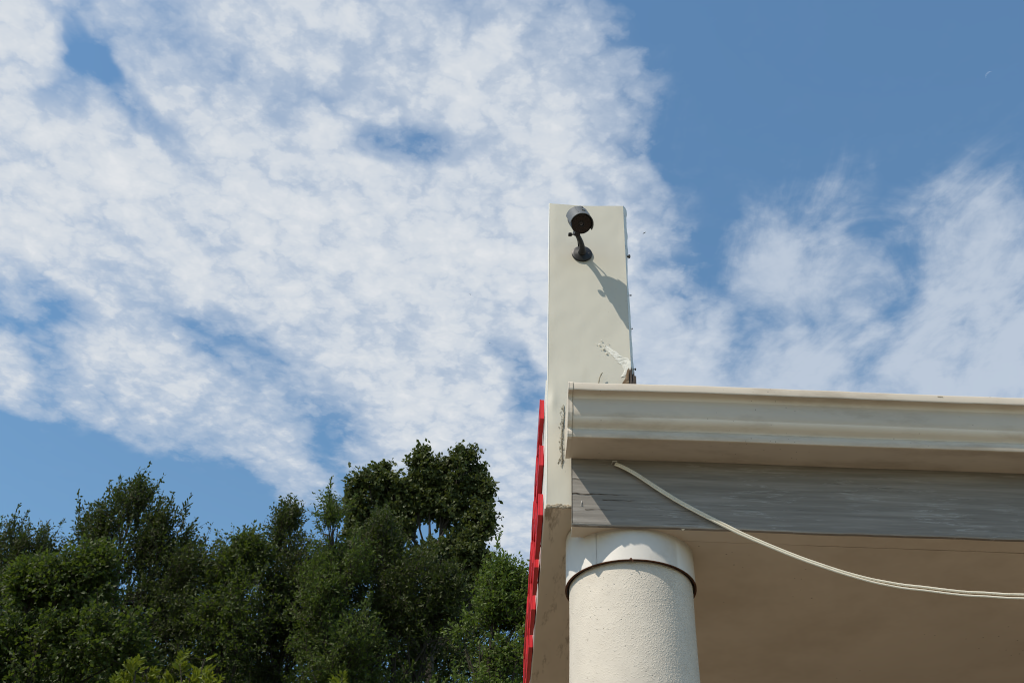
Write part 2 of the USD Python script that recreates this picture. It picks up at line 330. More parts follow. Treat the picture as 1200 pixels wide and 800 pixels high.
M['ground'] = paint('dusty_asphalt', (.150, .118, .085), rough=.9, spread=.15, scale=.8, dirt=(.11, .085, .06), dirt_amt=.6, dirt_scale=.35, bump=.3, bump_scale=40, bump_dist=.004, spec=.2)
M['turf'] = paint('rough_grass', (.07, .10, .03), rough=.9, spread=.3, scale=1.5, spec=.1)
M['roof'] = paint('roof_felt', (.14, .135, .13), rough=.9, spread=.2, scale=3.0, spec=.2)
M['wallp'] = paint('wall_paint', (.16, .12, .09), rough=.8, spread=.08, scale=3.0)
M['bark'] = paint('bark', (.050, .042, .033), rough=.95, spread=.4, scale=9.0, stretch=(2, 2, .4), bump=.6, bump_scale=30, bump_dist=.02, spec=.1)
M['bird'] = paint('dark_feathers', (.05, .045, .04), rough=.8, spread=.2, spec=.1)


def board_material():
    n = {'g': ('geometry', {}),
         'm1': ('mapping', {'mapping_type': 'point', 'scale': (2.2, 8, 55)}), 'n1': ('noise_texture', {'scale': 1.0, 'detail': 8.0, 'roughness': .65, 'distortion': .3}),
         'c1': ('rgb_ramp', {'ramp': [(.3, (.180, .165, .148)), (.5, (.240, .222, .200)), (.72, (.335, .312, .285))]}),
         'm2': ('mapping', {'mapping_type': 'point', 'scale': (6, 8, 150)}), 'n2': ('noise_texture', {'scale': 1.0, 'detail': 6.0, 'roughness': .7, 'distortion': .5}),
         'k2': ('map_range', {'range_type': 'smoothstep', 'from_min': .60, 'from_max': .70, 'to_max': 1.0, 'clamp': True}),
         'm3': ('mapping', {'mapping_type': 'point', 'scale': (5, 5, 9)}), 'n3': ('noise_texture', {'scale': 1.0, 'detail': 4.0, 'roughness': .6}),
         'k3': ('map_range', {'range_type': 'smoothstep', 'from_min': .40, 'from_max': .62, 'to_max': 1.0, 'clamp': True}),
         'kk': ('math', {'math_type': 'multiply'}), 'kf': ('math', {'math_type': 'multiply', 'value2': .75}), 'x': ('mix_color', {'b': (.10, .095, .088)}),
         'm4': ('mapping', {'mapping_type': 'point', 'scale': (9, 9, 110), 'location': (3, 1, 7)}), 'n4': ('noise_texture', {'scale': 1.0, 'detail': 7.0, 'roughness': .72, 'distortion': .8}),
         'k4': ('map_range', {'range_type': 'smoothstep', 'from_min': .53, 'from_max': .62, 'to_max': .75, 'clamp': True}), 'y': ('mix_color', {'b': (.40, .39, .37)}), 'kz': ('math', {'math_type': 'multiply'}),
         'p': ('principled_bsdf', {'roughness': .72, 'specular_ior_level': .25}),
         'hs': ('math', {'math_type': 'subtract'}), 'b': ('bump', {'strength': .6, 'distance': .003})}
    l = [('g.position', 'm1.vector'), ('m1.vector', 'n1.vector'), ('n1.fac', 'c1.fac'), ('g.position', 'm2.vector'), ('m2.vector', 'n2.vector'), ('n2.fac', 'k2.value'),
         ('g.position', 'm3.vector'), ('m3.vector', 'n3.vector'), ('n3.fac', 'k3.value'), ('k2.result', 'kk.value1'), ('k3.result', 'kk.value2'), ('kk.value', 'kf.value1'), ('kf.value', 'x.fac'), ('c1.color', 'x.a'),
         ('g.position', 'm4.vector'), ('m4.vector', 'n4.vector'), ('n4.fac', 'k4.value'), ('k4.result', 'kz.value1'), ('k3.result', 'kz.value2'), ('kz.value', 'y.fac'), ('x.result', 'y.a'), ('y.result', 'p.base_color'), ('n1.fac', 'hs.value1'), ('kk.value', 'hs.value2'), ('hs.value', 'b.height'), ('b.normal', 'p.normal')]
    return usdkit.material(stage, LK + 'weathered_board', n, l, surface='p.BSDF')


M['board'] = board_material()


def leaf_material(name, dark, mid, light, trans):
    n = {'g': ('geometry', {}), 'r': ('rgb_ramp', {'ramp': [(0, dark), (.55, mid), (.93, light), (1, tuple(np.array(light) * (1.25, 1.1, .9)))]}),
         'p': ('principled_bsdf', {'roughness': .55, 'specular_ior_level': .24}), 't': ('translucent_bsdf', {'color': trans}), 'm': ('mix_closure', {'fac': .28})}
    l = [('g.random_per_island', 'r.fac'), ('r.color', 'p.base_color'), ('p.BSDF', 'm.closure1'), ('t.BSDF', 'm.closure2')]
    return usdkit.material(stage, LK + name, n, l, surface='m.closure')


M['leaf_dark'] = leaf_material('leaf_dark', (0.043, 0.055, 0.013), (0.071, 0.087, 0.021), (0.167, 0.195, 0.048), (0.072, 0.107, 0.014))
M['leaf_mid'] = leaf_material('leaf_mid', (0.06, 0.086, 0.016), (0.1, 0.137, 0.025), (0.217, 0.269, 0.054), (0.119, 0.177, 0.02))
M['leaf_conical'] = leaf_material('leaf_conical', (0.078, 0.112, 0.021), (0.13, 0.178, 0.033), (0.282, 0.35, 0.07), (0.155, 0.23, 0.026))
M['leaf_green'] = leaf_material('leaf_green', (0.04, 0.057, 0.011), (0.07, 0.097, 0.018), (0.154, 0.189, 0.036), (0.136, 0.2, 0.02))
M['leaf_oak'] = leaf_material('leaf_oak', (0.068, 0.084, 0.028), (0.114, 0.132, 0.043), (0.245, 0.264, 0.094), (0.088, 0.113, 0.021))
M['leaf_lime'] = leaf_material('leaf_lime', (.10, .125, .012), (.155, .18, .018), (.22, .235, .03), (.26, .30, .02))

# ------------------------------------------------------------------ the setting
S = np.linspace(-1, 1, 41); S = np.sign(S) * np.abs(S) ** 2.2 * 900
gx, gy = np.meshgrid(S, S, indexing='ij')
tag(part('ground', grid(np.stack([gx, gy, np.zeros_like(gx)], -1)), M['turf']), kind='structure')
tag(part('paved_yard', grid(np.stack([*np.meshgrid(np.linspace(-14, 14, 29), np.linspace(-16, 12, 29), indexing='ij'), np.full((29, 29), .004)], -1)), M['ground']), kind='structure')

# ------------------------------------------------------------------ the canopy: fascia board, trim, soffit, roof
YB, XL, XR = 2.75, 0.174, 7.0
canopy = thing('porch_canopy', 'porch canopy with weathered grey fascia board over a shaded beige soffit', 'canopy', (XL, YB, 0))


def board_warp(P):
    P = P.copy(); x = P[..., 0]
    low = P[..., 2] < 3.25
    P[..., 2] += np.where(low, (meshkit.noise(np.stack([x * 9, x * 0, x * 0], -1), 3) - .5) * .0022 + (meshkit.noise(np.stack([x * 45, x * 0, x * 0], -1), 4) - .5) * .0014, 0)
    return P


bp = Polygon([(YB, 3.2225), (YB + .0025, 3.2195), (YB + .013, 3.2195), (YB + .015, 3.2215), (YB + .015, 3.56), (YB, 3.56)])
bm = extrude_x(bp, XL, XR, 260, board_warp)
bcap = extrude_x(bp, XL, XL + .002)
fb = part('fascia_board', cat([bm, bcap]), M['board'], canopy)
# the long split along the board's end, and a short one above it: strips of shadowed gap standing open
def crack(z, x0, x1, w):
    xs = np.linspace(x0, x1, 40); t = np.linspace(0, 1, 40)
    zc = z + (meshkit.noise(np.stack([xs * 60, xs * 0, xs * 0], -1), 9) - .5) * .003
    ww = w * (1 - t) ** .6 * (.5 + meshkit.noise(np.stack([xs * 130, xs * 0, xs * 0], -1), 10))
    lo, hi = zc - ww, zc + ww
    return grid(np.stack([np.column_stack([xs, np.full(40, YB - .0012), lo]), np.column_stack([xs, np.full(40, YB - .0012), hi])], 1))


for z, x0, x1, w in ((3.318, XL, .335, .0012), (3.366, XL, .215, .0008), (3.268, .21, .30, .0007), (3.300, .26, .36, .0007)):
    part('board_crack', crack(z, x0, x1, w), M['dark'], fb)
a = at(681, 590, YB)
part('nail', tube([a + (-.001, .002, -.008), a + (0, -.004, 0), a + (.001, -.002, .009)], .0009, 6), M['steel'], fb)
part('paint_flake', trimesh.Trimesh([(.476, YB + .006, 3.2195), (.486, YB + .004, 3.2188), (.481, YB + .009, 3.2155), (.481, YB + .006, 3.2200)], [(0, 1, 2), (0, 2, 3), (1, 3, 2), (0, 3, 1)], process=False), M['cable'], fb)

def sheet(x0, x1, y0, y1, z, n, m, amp, seed, t=.012, edge=0.0):
    xs, ys = np.linspace(x0, x1, n), np.linspace(y0, y1, m)
    X, Y = np.meshgrid(xs, ys, indexing='ij')
    Z = z + (meshkit.fbm(np.stack([X * 1.3, Y * 1.3, X * 0], -1), 3, seed) - .5) * amp
    if edge: Y = Y + edge * (meshkit.noise(np.stack([X * 14, X * 0 + 2.5, X * 0], -1), seed + 5) - .5) * (np.arange(m) == 0)
    lo = grid(np.stack([X, Y, Z], -1)); lo.invert(); up = grid(np.stack([X, Y, Z + t], -1))
    e = []
    for s in (np.s_[0, :], np.s_[-1, :], np.s_[:, 0], np.s_[:, -1]):
        e.append(grid(np.stack([np.stack([X[s], Y[s], Z[s]], -1), np.stack([X[s], Y[s], Z[s] + t], -1)], 1)))
    return cat([lo, up, *e])


part('trim_strip', sheet(XL + .002, XR, YB + .0155, YB + .082, 3.2255, 120, 3, .002, 21), M['soffit'], canopy)
part('soffit', sheet(.3605, XR, YB + .087, 5.2, 3.2265, 120, 60, .012, 22, edge=.005), M['soffit'], canopy)
part('gap_backing', box(.365, XR, YB + .07, YB + .10, 3.2405, 3.248), M['dark'], canopy)
part('roof_deck', box(.376, XR, YB + .025, 9.0, 3.50, 3.54), M['roof'], canopy)
part('rear_wall', box(.375, 2.5, 4.9, 5.1, 0, 3.2215), M['wallp'], canopy)
part('return_wall', box(2.502, XR, 3.1, 5.1, 0, 3.2215), M['wallp'], canopy)

# ------------------------------------------------------------------ the gutter
gut = thing('rain_gutter', 'beige metal rain gutter along the porch edge with dirty end cap', 'gutter', (.158, YB, 3.43))
G0 = 3.437
prof = [(.000, .140), (.000, .000), (.100, .000), (.1045, .002), (.1072, .008), (.1080, .016), (.1060, .0235), (.1030, .027), (.1025, .030), (.106, .034), (.115, .039), (.123, .045), (.129, .053), (.1330, .064),
        (.1350, .078), (.1362, .095), (.1375, .106), (.141, .1145), (.148, .1195), (.157, .1215), (.1635, .1225), (.1650, .125), (.1655, .142), (.1640, .1455), (.158, .147), (.150, .145)]
line = LineString([(YB - .001 - d, G0 + z) for d, z in prof])
shell = line.buffer(.0009, cap_style='flat', join_style='mitre')
gl = .1585


def gut_warp(P):
    P = P.copy(); x = P[..., 0]
    s = (meshkit.noise(np.stack([x * 1.1, x * 0, x * 0], -1), 31) - .5) * .006 + (meshkit.noise(np.stack([x * 5, x * 0, x * 0], -1), 32) - .5) * .0016
    k = np.clip((x - .2) * 3, 0, 1)
    P[..., 2] += s * k + (P[..., 2] > G0 + .12) * (meshkit.noise(np.stack([x * 12, x * 0, x * 0], -1), 33) - .5) * .0016
    P[..., 1] += (meshkit.noise(np.stack([x * 2.3, x * 0 + 7, x * 0], -1), 34) - .5) * .005 * k * (P[..., 2] > G0 + .03)
    return P


part('trough', extrude_x(shell, gl, XR, 240, gut_warp), M['gutter'], gut, smooth=35)
cap_poly = Polygon([(YB - .001 - d, G0 + z) for d, z in prof]).buffer(0)
ec = part('end_cap', extrude_x(cap_poly.buffer(.0035), gl - .0025, gl), M['gutter'], gut)
sl = LineString([(YB - .001 - d, G0 + z) for d, z in prof[1:]]).buffer(.0027, cap_style='flat', join_style='mitre')
part('cap_flange', extrude_x(sl, gl, gl + .010), M['gutter'], ec)
ridge = [tube([(gl + .0105, YB - .001 - d - (.0012 if d > .1 else 0), G0 + z) for d, z in prof[2:-2]], .0016, 6)]
part('sealant_bead', cat(ridge), M['crumb'], ec, smooth=True)
# scuffs where the lip was struck by a ladder
for i, (px, w) in enumerate(((1022, .022), (880, .010), (1100, .008))):
    c = at(px, 459, YB - .165); part('lip_scuff', box(c[0] - w, c[0] + w, YB - .1668, YB - .1664, G0 + .139 - .002 * (i == 1), G0 + .1405), M['crumb'], gut)

# ------------------------------------------------------------------ the sign wall whose end rises above the gutter
PY, X0, X1, ZB, ZT = 2.772, .103, .361, 3.290, 4.508
wall = thing('sign_wall', 'tall beige metal-clad end of a sign wall rising above the gutter', 'wall', (X0, PY, ZB))
u, w = np.meshgrid(np.linspace(0, 1, 40), np.linspace(0, 1, 150), indexing='ij')
X = X0 + u * (X1 - X0); Z = ZB + w * (ZT - ZB)
Z += (w > .999) * (-.004 * np.sin(math.pi * u) + .002 * (u < .05)) 
dent = (meshkit.fbm(np.stack([u * 2, w * 6, u * 0], -1), 3, 41) - .5) * .006
dent -= .004 * np.exp(-((u - .05) / .05) ** 2 - ((w - .30) / .03) ** 2)
edgefade = np.clip(np.minimum(u, 1 - u) * 12, 0, 1)
Y = PY + dent * edgefade
front = grid(np.stack([X, Y, Z], -1))
part('end_panel', front, M['beige'], wall, smooth=True)
WL, ZSF = 9.0, 3.742
part('core', cat([box(X0 + .003, X1 - .002, PY + .008, WL, ZB + .012, ZSF - .002), box(X0 + .034, X1 - .002, PY + .008, 3.25, ZSF - .0015, ZT - .012)]), M['beige'], wall)
part('top_cap', box(X0 + .001, X1, PY + .002, PY + .03, ZT - .006, ZT - .0042), M['flashing'], wall)
# hem down the near corner
zz = np.linspace(ZB, ZT, 80)
part('corner_hem', tube(np.column_stack([X0 + .0008 + .0008 * (meshkit.noise(np.stack([zz * 6, zz * 0, zz * 0], -1), 43) - .5), np.full(80, PY + .0005), zz]), .0019, 6), M['white_panel'], wall, smooth=True)
# white face of the sign wall, towards the left
ys = np.linspace(PY + .012, WL, 160); zs = np.linspace(ZB - .004, ZSF, 14)
YY, ZZ = np.meshgrid(ys, zs, indexing='ij')
wave = (meshkit.fbm(np.stack([YY * 2.2, ZZ * 1.6, YY * 0], -1), 3, 44) - .5) * .012 * np.clip((YY - PY) * 3, 0.1, 1)
sf = grid(np.stack([X0 - .004 + wave, YY, ZZ], -1))
sf2 = grid(np.stack([X0 + .003 + 0 * wave, YY, ZZ], -1))
rim = [grid(np.stack([np.stack([X0 - .004 + wave[s], YY[s], ZZ[s]], -1), np.stack([X0 + .003 + 0 * wave[s], YY[s], ZZ[s]], -1)], 1)) for s in (np.s_[0, :], np.s_[-1, :], np.s_[:, 0], np.s_[:, -1])]
part('sign_face', cat([sf, sf2, *rim]), M['white_panel'], wall)
# underside
part('underside', sheet(X0 - .001, X1 - .002, PY + .006, WL, ZB - .006, 16, 120, .006, 45, t=.010), M['underside'], wall)
# lumpy sealant along the foot of the end panel
lumps = []
for i in range(46):
    t = i / 45; r = rng.uniform(.002, .0052)
    s = trimesh.creation.icosphere(1, r); s.apply_scale([1.4, .8, rng.uniform(.6, 1.2)]); s.apply_translation((X0 + .004 + t * .066, PY - .0005 + rng.uniform(-.001, .001), ZB - .002 + rng.normal() * .0022)); lumps.append(s)
part('sealant_bead', cat(lumps), M['crumb'], wall, smooth=True)
# torn flashing folded round the far corner, its screws seen in profile
zs = np.linspace(ZB + .25, ZT + .002, 220)
n1 = meshkit.fbm(np.stack([zs * 7, zs * 0, zs * 0], -1), 4, 46) - .5; n2 = np.maximum(0, meshkit.noise(np.stack([zs * 26, zs * 0, zs * 0], -1), 47) - .55)
wd = .0095 + .010 * n1 + .006 * n2 - .006 * np.exp(-((zs - 4.2) / .1) ** 2)
wd[-6:] += .003
fl = grid(np.stack([np.column_stack([np.full(220, X1 - .0005), np.full(220, PY - .0012), zs]), np.column_stack([X1 + wd * .6, PY + .003 + wd * .5, zs]), np.column_stack([X1 + wd, PY + .006 + wd * 1.2, zs]), np.column_stack([X1 + wd * .98 - .001, PY + .05 + 0 * zs, zs])], 1))
fl = part('edge_flashing', fl, M['flashing'], wall, smooth=True)
for px, py, r in ((737, 300.5, .0074), (739.5, 346, .0034), (744.5, 432.5, .0042), (741.5, 385, .0024), (733, 271, .0022)):
    c = at(px - 2.0, py, PY + .012)
    b = lathe([(0, .004 + r), (r * .75, .004 + r * .8), (r, .004 + r * .3), (r, .004), (r * .4, .004), (r * .4, -.01), (0, -.01)], 10, c, (1, 0, 0)); part('screw', b, M['screw'], fl, smooth=40)

def edge_y(P):
    # the end panel's own unevenness under the smear
    uu, ww = (P[..., 0] - X0) / (X1 - X0), (P[..., 2] - ZB) / (ZT - ZB)
    return (meshkit.fbm(np.stack([uu * 2, ww * 6, uu * 0], -1), 3, 41) - .5) * .006 * np.clip(np.minimum(uu, 1 - uu) * 12, 0, 1)


# white smear of caulk and foam on the end panel by the roof
def smear():
    nu, nv = 60, 30
    a, b = np.meshgrid(np.linspace(0, 1, nu), np.linspace(-1, 1, nv), indexing='ij')
    p0, p1 = at(708, 404, PY), at(741, 432, PY)
    d = p1 - p0; L = np.linalg.norm(d); d /= L; s = np.array([d[2], 0, -d[0]]); s = s if s[2] > 0 else -s
    wid = .004 + .019 * a ** 1.1
    rag = (meshkit.fbm(np.stack([a * 9, b * 2.0, a * 0], -1), 4, 51) - .5)
    P = p0 + d * (a * L + .012 * (meshkit.noise(np.stack([b * 4, a * 0, a * 0], -1), 53) - .5) * (1 - a))[..., None] + s * (wid * b * (1 + .9 * rag))[..., None]
    P[..., 0] = np.minimum(P[..., 0], X1)
    h = (1 - b ** 2) * .0003
    P[..., 1] = PY + edge_y(P) - .0009 - h
    return grid(P)


def drip():
    nu, nv = 40, 18
    a, b = np.meshgrid(np.linspace(0, 1, nu), np.linspace(-1, 1, nv), indexing='ij')
    p0, p1 = at(739, 423, PY), at(730, 441, PY)
    d = p1 - p0; s = np.array([1.0, 0, .3])
    rag = meshkit.fbm(np.stack([a * 6, b * 2, a * 0], -1), 4, 52) - .5
    P = p0 + d * a[..., None] + s * (.010 * (1 - .4 * a) * b * (1 + 1.1 * rag))[..., None]
    P[..., 0] = np.minimum(P[..., 0], X1)
    P[..., 1] = PY + edge_y(P) - .0006 - (1 - b ** 2) * .0003 - .0006
    return grid(P)


blobs = []
for px, py, r in ((705, 399, .0022), (702.5, 404, .0026), (707.5, 409, .0034), (709, 404.5, .0018), (711, 414, .0028), (699, 403, .0016), (713, 402, .0015), (704, 409, .0013)):
    s = trimesh.creation.icosphere(2, r); s.apply_scale([1.25, .5, .9]); s.apply_translation(at(px, py, PY) - (0, .001, 0)); blobs.append(s)
part('caulk_smear', cat([smear(), drip()]), M['caulk_thin'], wall, smooth=True)
part('caulk_drops', cat(blobs), M['caulk'], wall, smooth=True, kind='stuff')
# splintered rotten wood at the foot of the far corner
sp = []
for i in range(16):
    t = i / 15; px = 729 + 16 * t; top = 432 + 6 * abs(t - .55) * 2 + rng.uniform(-2, 5) - (4 if 6 < i < 12 else 0)
    a0, a1 = at(px + rng.uniform(-1, 1) - 2 * (1 - t), 458, PY - .012), at(px + 1.5 * (t < .4) * 2, top + (8 if i < 3 else 0), PY - .004 - .010 * rng.random())
    sp.append(tube([a0, (a0 + a1) / 2 + rng.normal(size=3) * .0012, a1], [.0042, .0040, .0012], 5))
part('rotten_wood', cat(sp[:9]), M['rot'], wall)
part('rotten_wood', cat(sp[9:]), M['rotdark'], wall, label='blackened outer splinters of the rotten corner')

# ------------------------------------------------------------------ the column
CX, CY, RC, RS, ZR = .3525, 2.953, .185, .1752, 3.1245
col = thing('porch_column', 'round white stucco column with smooth metal cap under the canopy corner', 'column', (CX, CY, 0))
from scipy.spatial import cKDTree
gr = np.random.default_rng(77)


def stucco(a0, a1, na, nz):
    AA, ZG = np.meshgrid(np.linspace(a0, a1, na + 1), np.linspace(2.60, 3.128, nz), indexing='ij')
    q = np.stack([np.cos(AA) * RS, np.sin(AA) * RS, ZG], -1); uv = np.stack([AA * RS, ZG], -1)
    hgt = (meshkit.fbm(q * 6, 2, 64) - .5) * .003 + (meshkit.fbm(q * 45, 2, 66) - .5) * .0005
    # sand grains thrown on the wet coat, denser in some patches, and a few pits where grains fell out
    ng = int((a1 - a0) * RS * .528 * 150000)
    c = np.column_stack([gr.uniform(a0 * RS, a1 * RS, ng), gr.uniform(2.60, 3.128, ng)])
    keep = gr.random(ng) < .34 + .66 * np.clip((meshkit.fbm(np.column_stack([c * 7, c[:, :1] * 0]), 3, 65) - .35) * 4 + .5 * (c[:, 0] + 1.35 * RS) / RS, 0, 1)
    c = c[keep]; r = gr.uniform(.0008, .0018, len(c)); h = gr.uniform(.3, 1.0, len(c)) * r * .52
    d, i = cKDTree(c).query(uv.reshape(-1, 2), k=3)
    hgt += (np.maximum(0, 1 - (d / r[i]) ** 2) * h[i]).max(1).reshape(AA.shape)
    npit = int((a1 - a0) * RS * .528 * 1100)
    c = np.column_stack([gr.uniform(a0 * RS, a1 * RS, npit), gr.uniform(2.60, 3.128, npit)]); r = gr.uniform(.0008, .0019, npit)
    d, i = cKDTree(c).query(uv.reshape(-1, 2))
    hgt -= (np.maximum(0, 1 - (d / r[i]) ** 2) * r[i] * 1.1).reshape(AA.shape)
    rad = RS - .001 + hgt
    return grid(np.stack([CX + rad * np.cos(AA), CY + rad * np.sin(AA), ZG], -1))


part('shaft', cat([stucco(math.radians(-192), math.radians(4), 900, 640), stucco(math.radians(4), math.radians(168), 80, 40), lathe([(RS, 0), (RS, 2.60)], 64, (CX, CY, 0))]), M['stucco'], col, smooth=True)
SEAM = math.atan2(at(695, 650, 2.79)[1] - CY, at(695, 650, 2.79)[0] - CX)
# sheet-metal cap: starts at the seam, runs all the way round and overlaps itself
a = np.linspace(SEAM - .42, SEAM + 2 * math.pi, 150); t = np.linspace(0, 1, 8)
tt, aa = np.meshgrid(t, a, indexing='xy')
lap = (aa - SEAM) / (2 * math.pi)
rc = RC - .0012 + .0016 * np.clip((lap - .90) / .06, 0, 1) + .0005 * (meshkit.noise(np.stack([aa * 2, tt * 2, aa * 0], -1), 66) - .5)
top = 3.283
Pc = np.stack([CX + rc * np.cos(aa), CY + rc * np.sin(aa), ZR + .003 + (top - ZR - .003) * tt], -1)
cp = part('cap', grid(Pc), M['cap'], col, smooth=True)
part('rusty_rim', lathe([(RC - .0040, .003), (RC - .0042, .0012), (RC + .0002, .0006), (RC + .0012, .0012), (RC + .0012, .0030), (RC - .001, .0036)], 160, (CX, CY, ZR)), M['rust'], cp, smooth=40)
c = np.array(at(739.5, 656, CY - RC))
part('bolt', cat([lathe([(0, .004), (.003, .003), (.004, 0), (0, -.002)], 10, (c[0], CY - RC * .997, ZR + .003), (0, -1, 0)), tube([(c[0] + .002, CY - RC - .002, ZR + .002), (c[0] + .006, CY - RC - .002, ZR - .006)], .0016, 5)]), M['rust'], cp, smooth=40)
part('base', lathe([(.24, 0), (.24, .10), (.225, .12), (.19, .14), (.19, .16), (0, .16)], 48, (CX, CY, 0)), M['stucco'], col, smooth=40)

# ------------------------------------------------------------------ red letters along the sign face, seen almost edge-on
PROT = .0125


def e_letter(y0, y1, z0, z1, arm, stem):
    """Outline in (y, z), its three strokes ending towards the yard's corner."""
    zm = (z0 + z1) / 2
    return Polygon([(y1, z0), (y0, z0), (y0, z0 + arm), (y1 - stem, z0 + arm), (y1 - stem, zm - arm / 2), (y0, zm - arm / 2), (y0, zm + arm / 2), (y1 - stem, zm + arm / 2), (y1 - stem, z1 - arm), (y0, z1 - arm), (y0, z1), (y1, z1)])


def letter(poly, xf, label, grp='red letters along the sign face'):
    b = poly.bounds; t = thing('sign_letter', label, 'sign letter', (xf, b[0], b[1]), grp)
    part('returns', cat([extrude_x(poly, xf - PROT, xf)]), M['red'], t)
    part('trim_edge', cat([extrude_x(poly.buffer(.0008, join_style='mitre').difference(poly.buffer(-.006, join_style='mitre')), xf - PROT - .0012, xf - PROT + .002)]), M['red'], t)
    for y, z in ((b[2] - .03, b[1] + .03), (b[2] - .03, b[3] - .03)):
        part('spacer', lathe([(.004, 0), (.004, .006)], 8, (xf - .001, y, z), (1, 0, 0)), M['steel'], t)
    return t


LZ0, LZ1 = at(634, 603, 2.84)[2], at(637, 468.5, 2.84)[2]
XF = X0 - .0065
LETTER_Y = [(LZ0 - EYE[2]) * ray(*p)[1] / ray(*p)[2] for p in ((630, 655), (627, 664), (625, 697), (624, 714), (622, 744), (621, 757), (618, 800), (617, 816), (612, 870))]
specs = [('nearest red letter on the sign wall, its three stroke ends stacked beside the gutter', 2.84, LETTER_Y[0]), ('second red letter from the near corner, just below and behind the nearest one', LETTER_Y[1], LETTER_Y[2]),
         ('third red letter from the near corner, level with the upper column shaft', LETTER_Y[3], LETTER_Y[4]), ('fourth red letter from the near corner, low beside the green pointed tree', LETTER_Y[5], LETTER_Y[6]),
         ('fifth red letter from the near corner, at the foot of the picture', LETTER_Y[7], LETTER_Y[8])]
for i, (lab, y0, y1) in enumerate(specs):
    dz = (0, .0, .002, -.002, .002)[i]
    letter(e_letter(y0, y1, LZ0 + dz, LZ1 + dz, (LZ1 - LZ0) * .17, .05), XF, lab)

# ------------------------------------------------------------------ the security camera
cb = at(682, 298, PY)
sc = thing('security_camera', 'black bullet security camera with grey sunshade on the sign wall end', 'security camera', cb)
nrm = np.array([0, -1.0, 0])
bs = part('base_plate', lathe([(0, .0135), (.010, .0135), (.014, .010), (.027, .0085), (.0330, .006), (.0342, .004), (.0342, 0), (0, 0)], 48, cb, nrm), M['black'], sc, smooth=35)
for dx, dz in ((-.022, -.011), (.022, -.002), (.0, .023)):
    c = cb + (dx, -.0078, dz)
    part('screw', lathe([(0, .0016), (.0024, .0014), (.0034, 0), (0, -.001)], 12, c, nrm), M['screw'], bs, smooth=40)
toV = EYE - cb; toV /= np.linalg.norm(toV)
ax = math.cos(math.radians(20)) * toV + math.sin(math.radians(20)) * (.52 * R - .855 * U); ax /= np.linalg.norm(ax)
body_c = at(681.5, 262.5, PY - .140)       # middle of the front glass
side = np.cross(ax, [0, 0, 1.0]); side /= np.linalg.norm(side); upv = np.cross(side, ax)
back = body_c - ax * .084
rb = .0345
part('body', lathe([(0, -.004), (.022, -.003), (.0305, .002), (.0335, .008), (rb, .012), (rb, .080), (rb - .001, .0835), (rb - .0028, .0845), (rb - .0028, .080), (0, .0795)], 56, back, ax), M['black'], sc, smooth=35)
fc = part('front_glass', lathe([(0, .0818), (rb - .0030, .0818), (rb - .0030, .0796), (0, .0796)], 48, back, ax), M['face'], sc, smooth=35)
part('lens', lathe([(0, .0845), (.0035, .0840), (.0062, .0826), (.0078, .0818), (0, .0815)], 28, back, ax), M['lens'], fc, smooth=40)
part('lens_ring', lathe([(.0080, .0818), (.0080, .0836), (.0102, .0836), (.0108, .0818)], 32, back, ax), M['black'], fc, smooth=35)
for k in range(12):
    a = k * math.pi / 6
    c = back + ax * .0815 + (math.cos(a) * side + math.sin(a) * upv) * .0225
    part('infrared_lamp', lathe([(0, .0022), (.0016, .0018), (.0025, .0006), (.0026, 0)], 10, c, ax), M['led'], fc, smooth=60)
# sunshade: a curved plate over the upper part of the body, standing off it, with a slide rail on top
a0, a1 = math.radians(-196), math.radians(6)
def shade(r0, r1, h0, h1):
    return lathe([(r0, h0), (r1, h0), (r1, h1), (r0, h1), (r0, h0)], 44, back, ax, side, a0, a1)
hd = part('sunshade', cat([shade(rb + .0022, rb + .0046, .004, .0905), *[grid(np.array([[back + ax * h + (math.cos(q) * side - math.sin(q) * upv) * r for h in (.004, .0905)] for r in (rb + .0022, rb + .0046)])) for q in (a0, a1)]]), M['hood'], sc, smooth=35)
def rail(q, w, r0, r1, h0, h1):
    d = math.cos(q) * side + math.sin(q) * upv; e = np.cross(ax, d)
    v = [back + ax * h + d * r + e * s for h in (h0, h1) for r in (r0, r1) for s in (-w, w)]
    return trimesh.Trimesh(v).convex_hull
part('slide_rail', rail(math.radians(90), .0055, rb + .0040, rb + .0075, .010, .058), M['hood'], hd)
for q in (62, 118): part('slide_rail', rail(math.radians(q), .0016, rb + .0040, rb + .0058, .006, .070), M['hood'], hd)
part('rail_screw', lathe([(0, .003), (.003, .0026), (.004, 0)], 12, back + ax * .03 + upv * (rb + .0074), upv), M['screw'], hd, smooth=40)
# arm from the base to a ball and yoke under the body
foot = cb + nrm * .010; piv = body_c - ax * .030 - upv * (rb + .004)
elbow = foot + nrm * .040 + np.array([.001, 0, .006]); neck = piv - upv * .012
s = np.linspace(0, 1, 18)[:, None]
path = (1 - s) ** 3 * foot + 3 * s * (1 - s) ** 2 * elbow + 3 * s ** 2 * (1 - s) * (neck * .7 + elbow * .3) + s ** 3 * piv
part('arm', tube(path, np.interp(np.linspace(0, 1, 18), [0, .12, .3, .8, 1], [.0145, .0105, .0088, .0082, .0078]), 18), M['black'], sc, smooth=50)
part('yoke', trimesh.Trimesh(np.vstack([piv + x * side * .009 + y * upv * .009 + z * ax * .015 for x in (-1, 1) for y in (-1, 1) for z in (-1, 1)])).convex_hull, M['black'], sc)
kc = path[15]; kd = -np.array([R[0], R[1], R[2]]); kd /= np.linalg.norm(kd)
kn = lathe([(0, .030), (.0055, .030), (.0068, .028), (.0068, .020), (.0055, .018), (.0024, .018), (.0024, 0)], 14, kc, kd)
part('thumb_screw', kn, M['black'], sc, smooth=40)
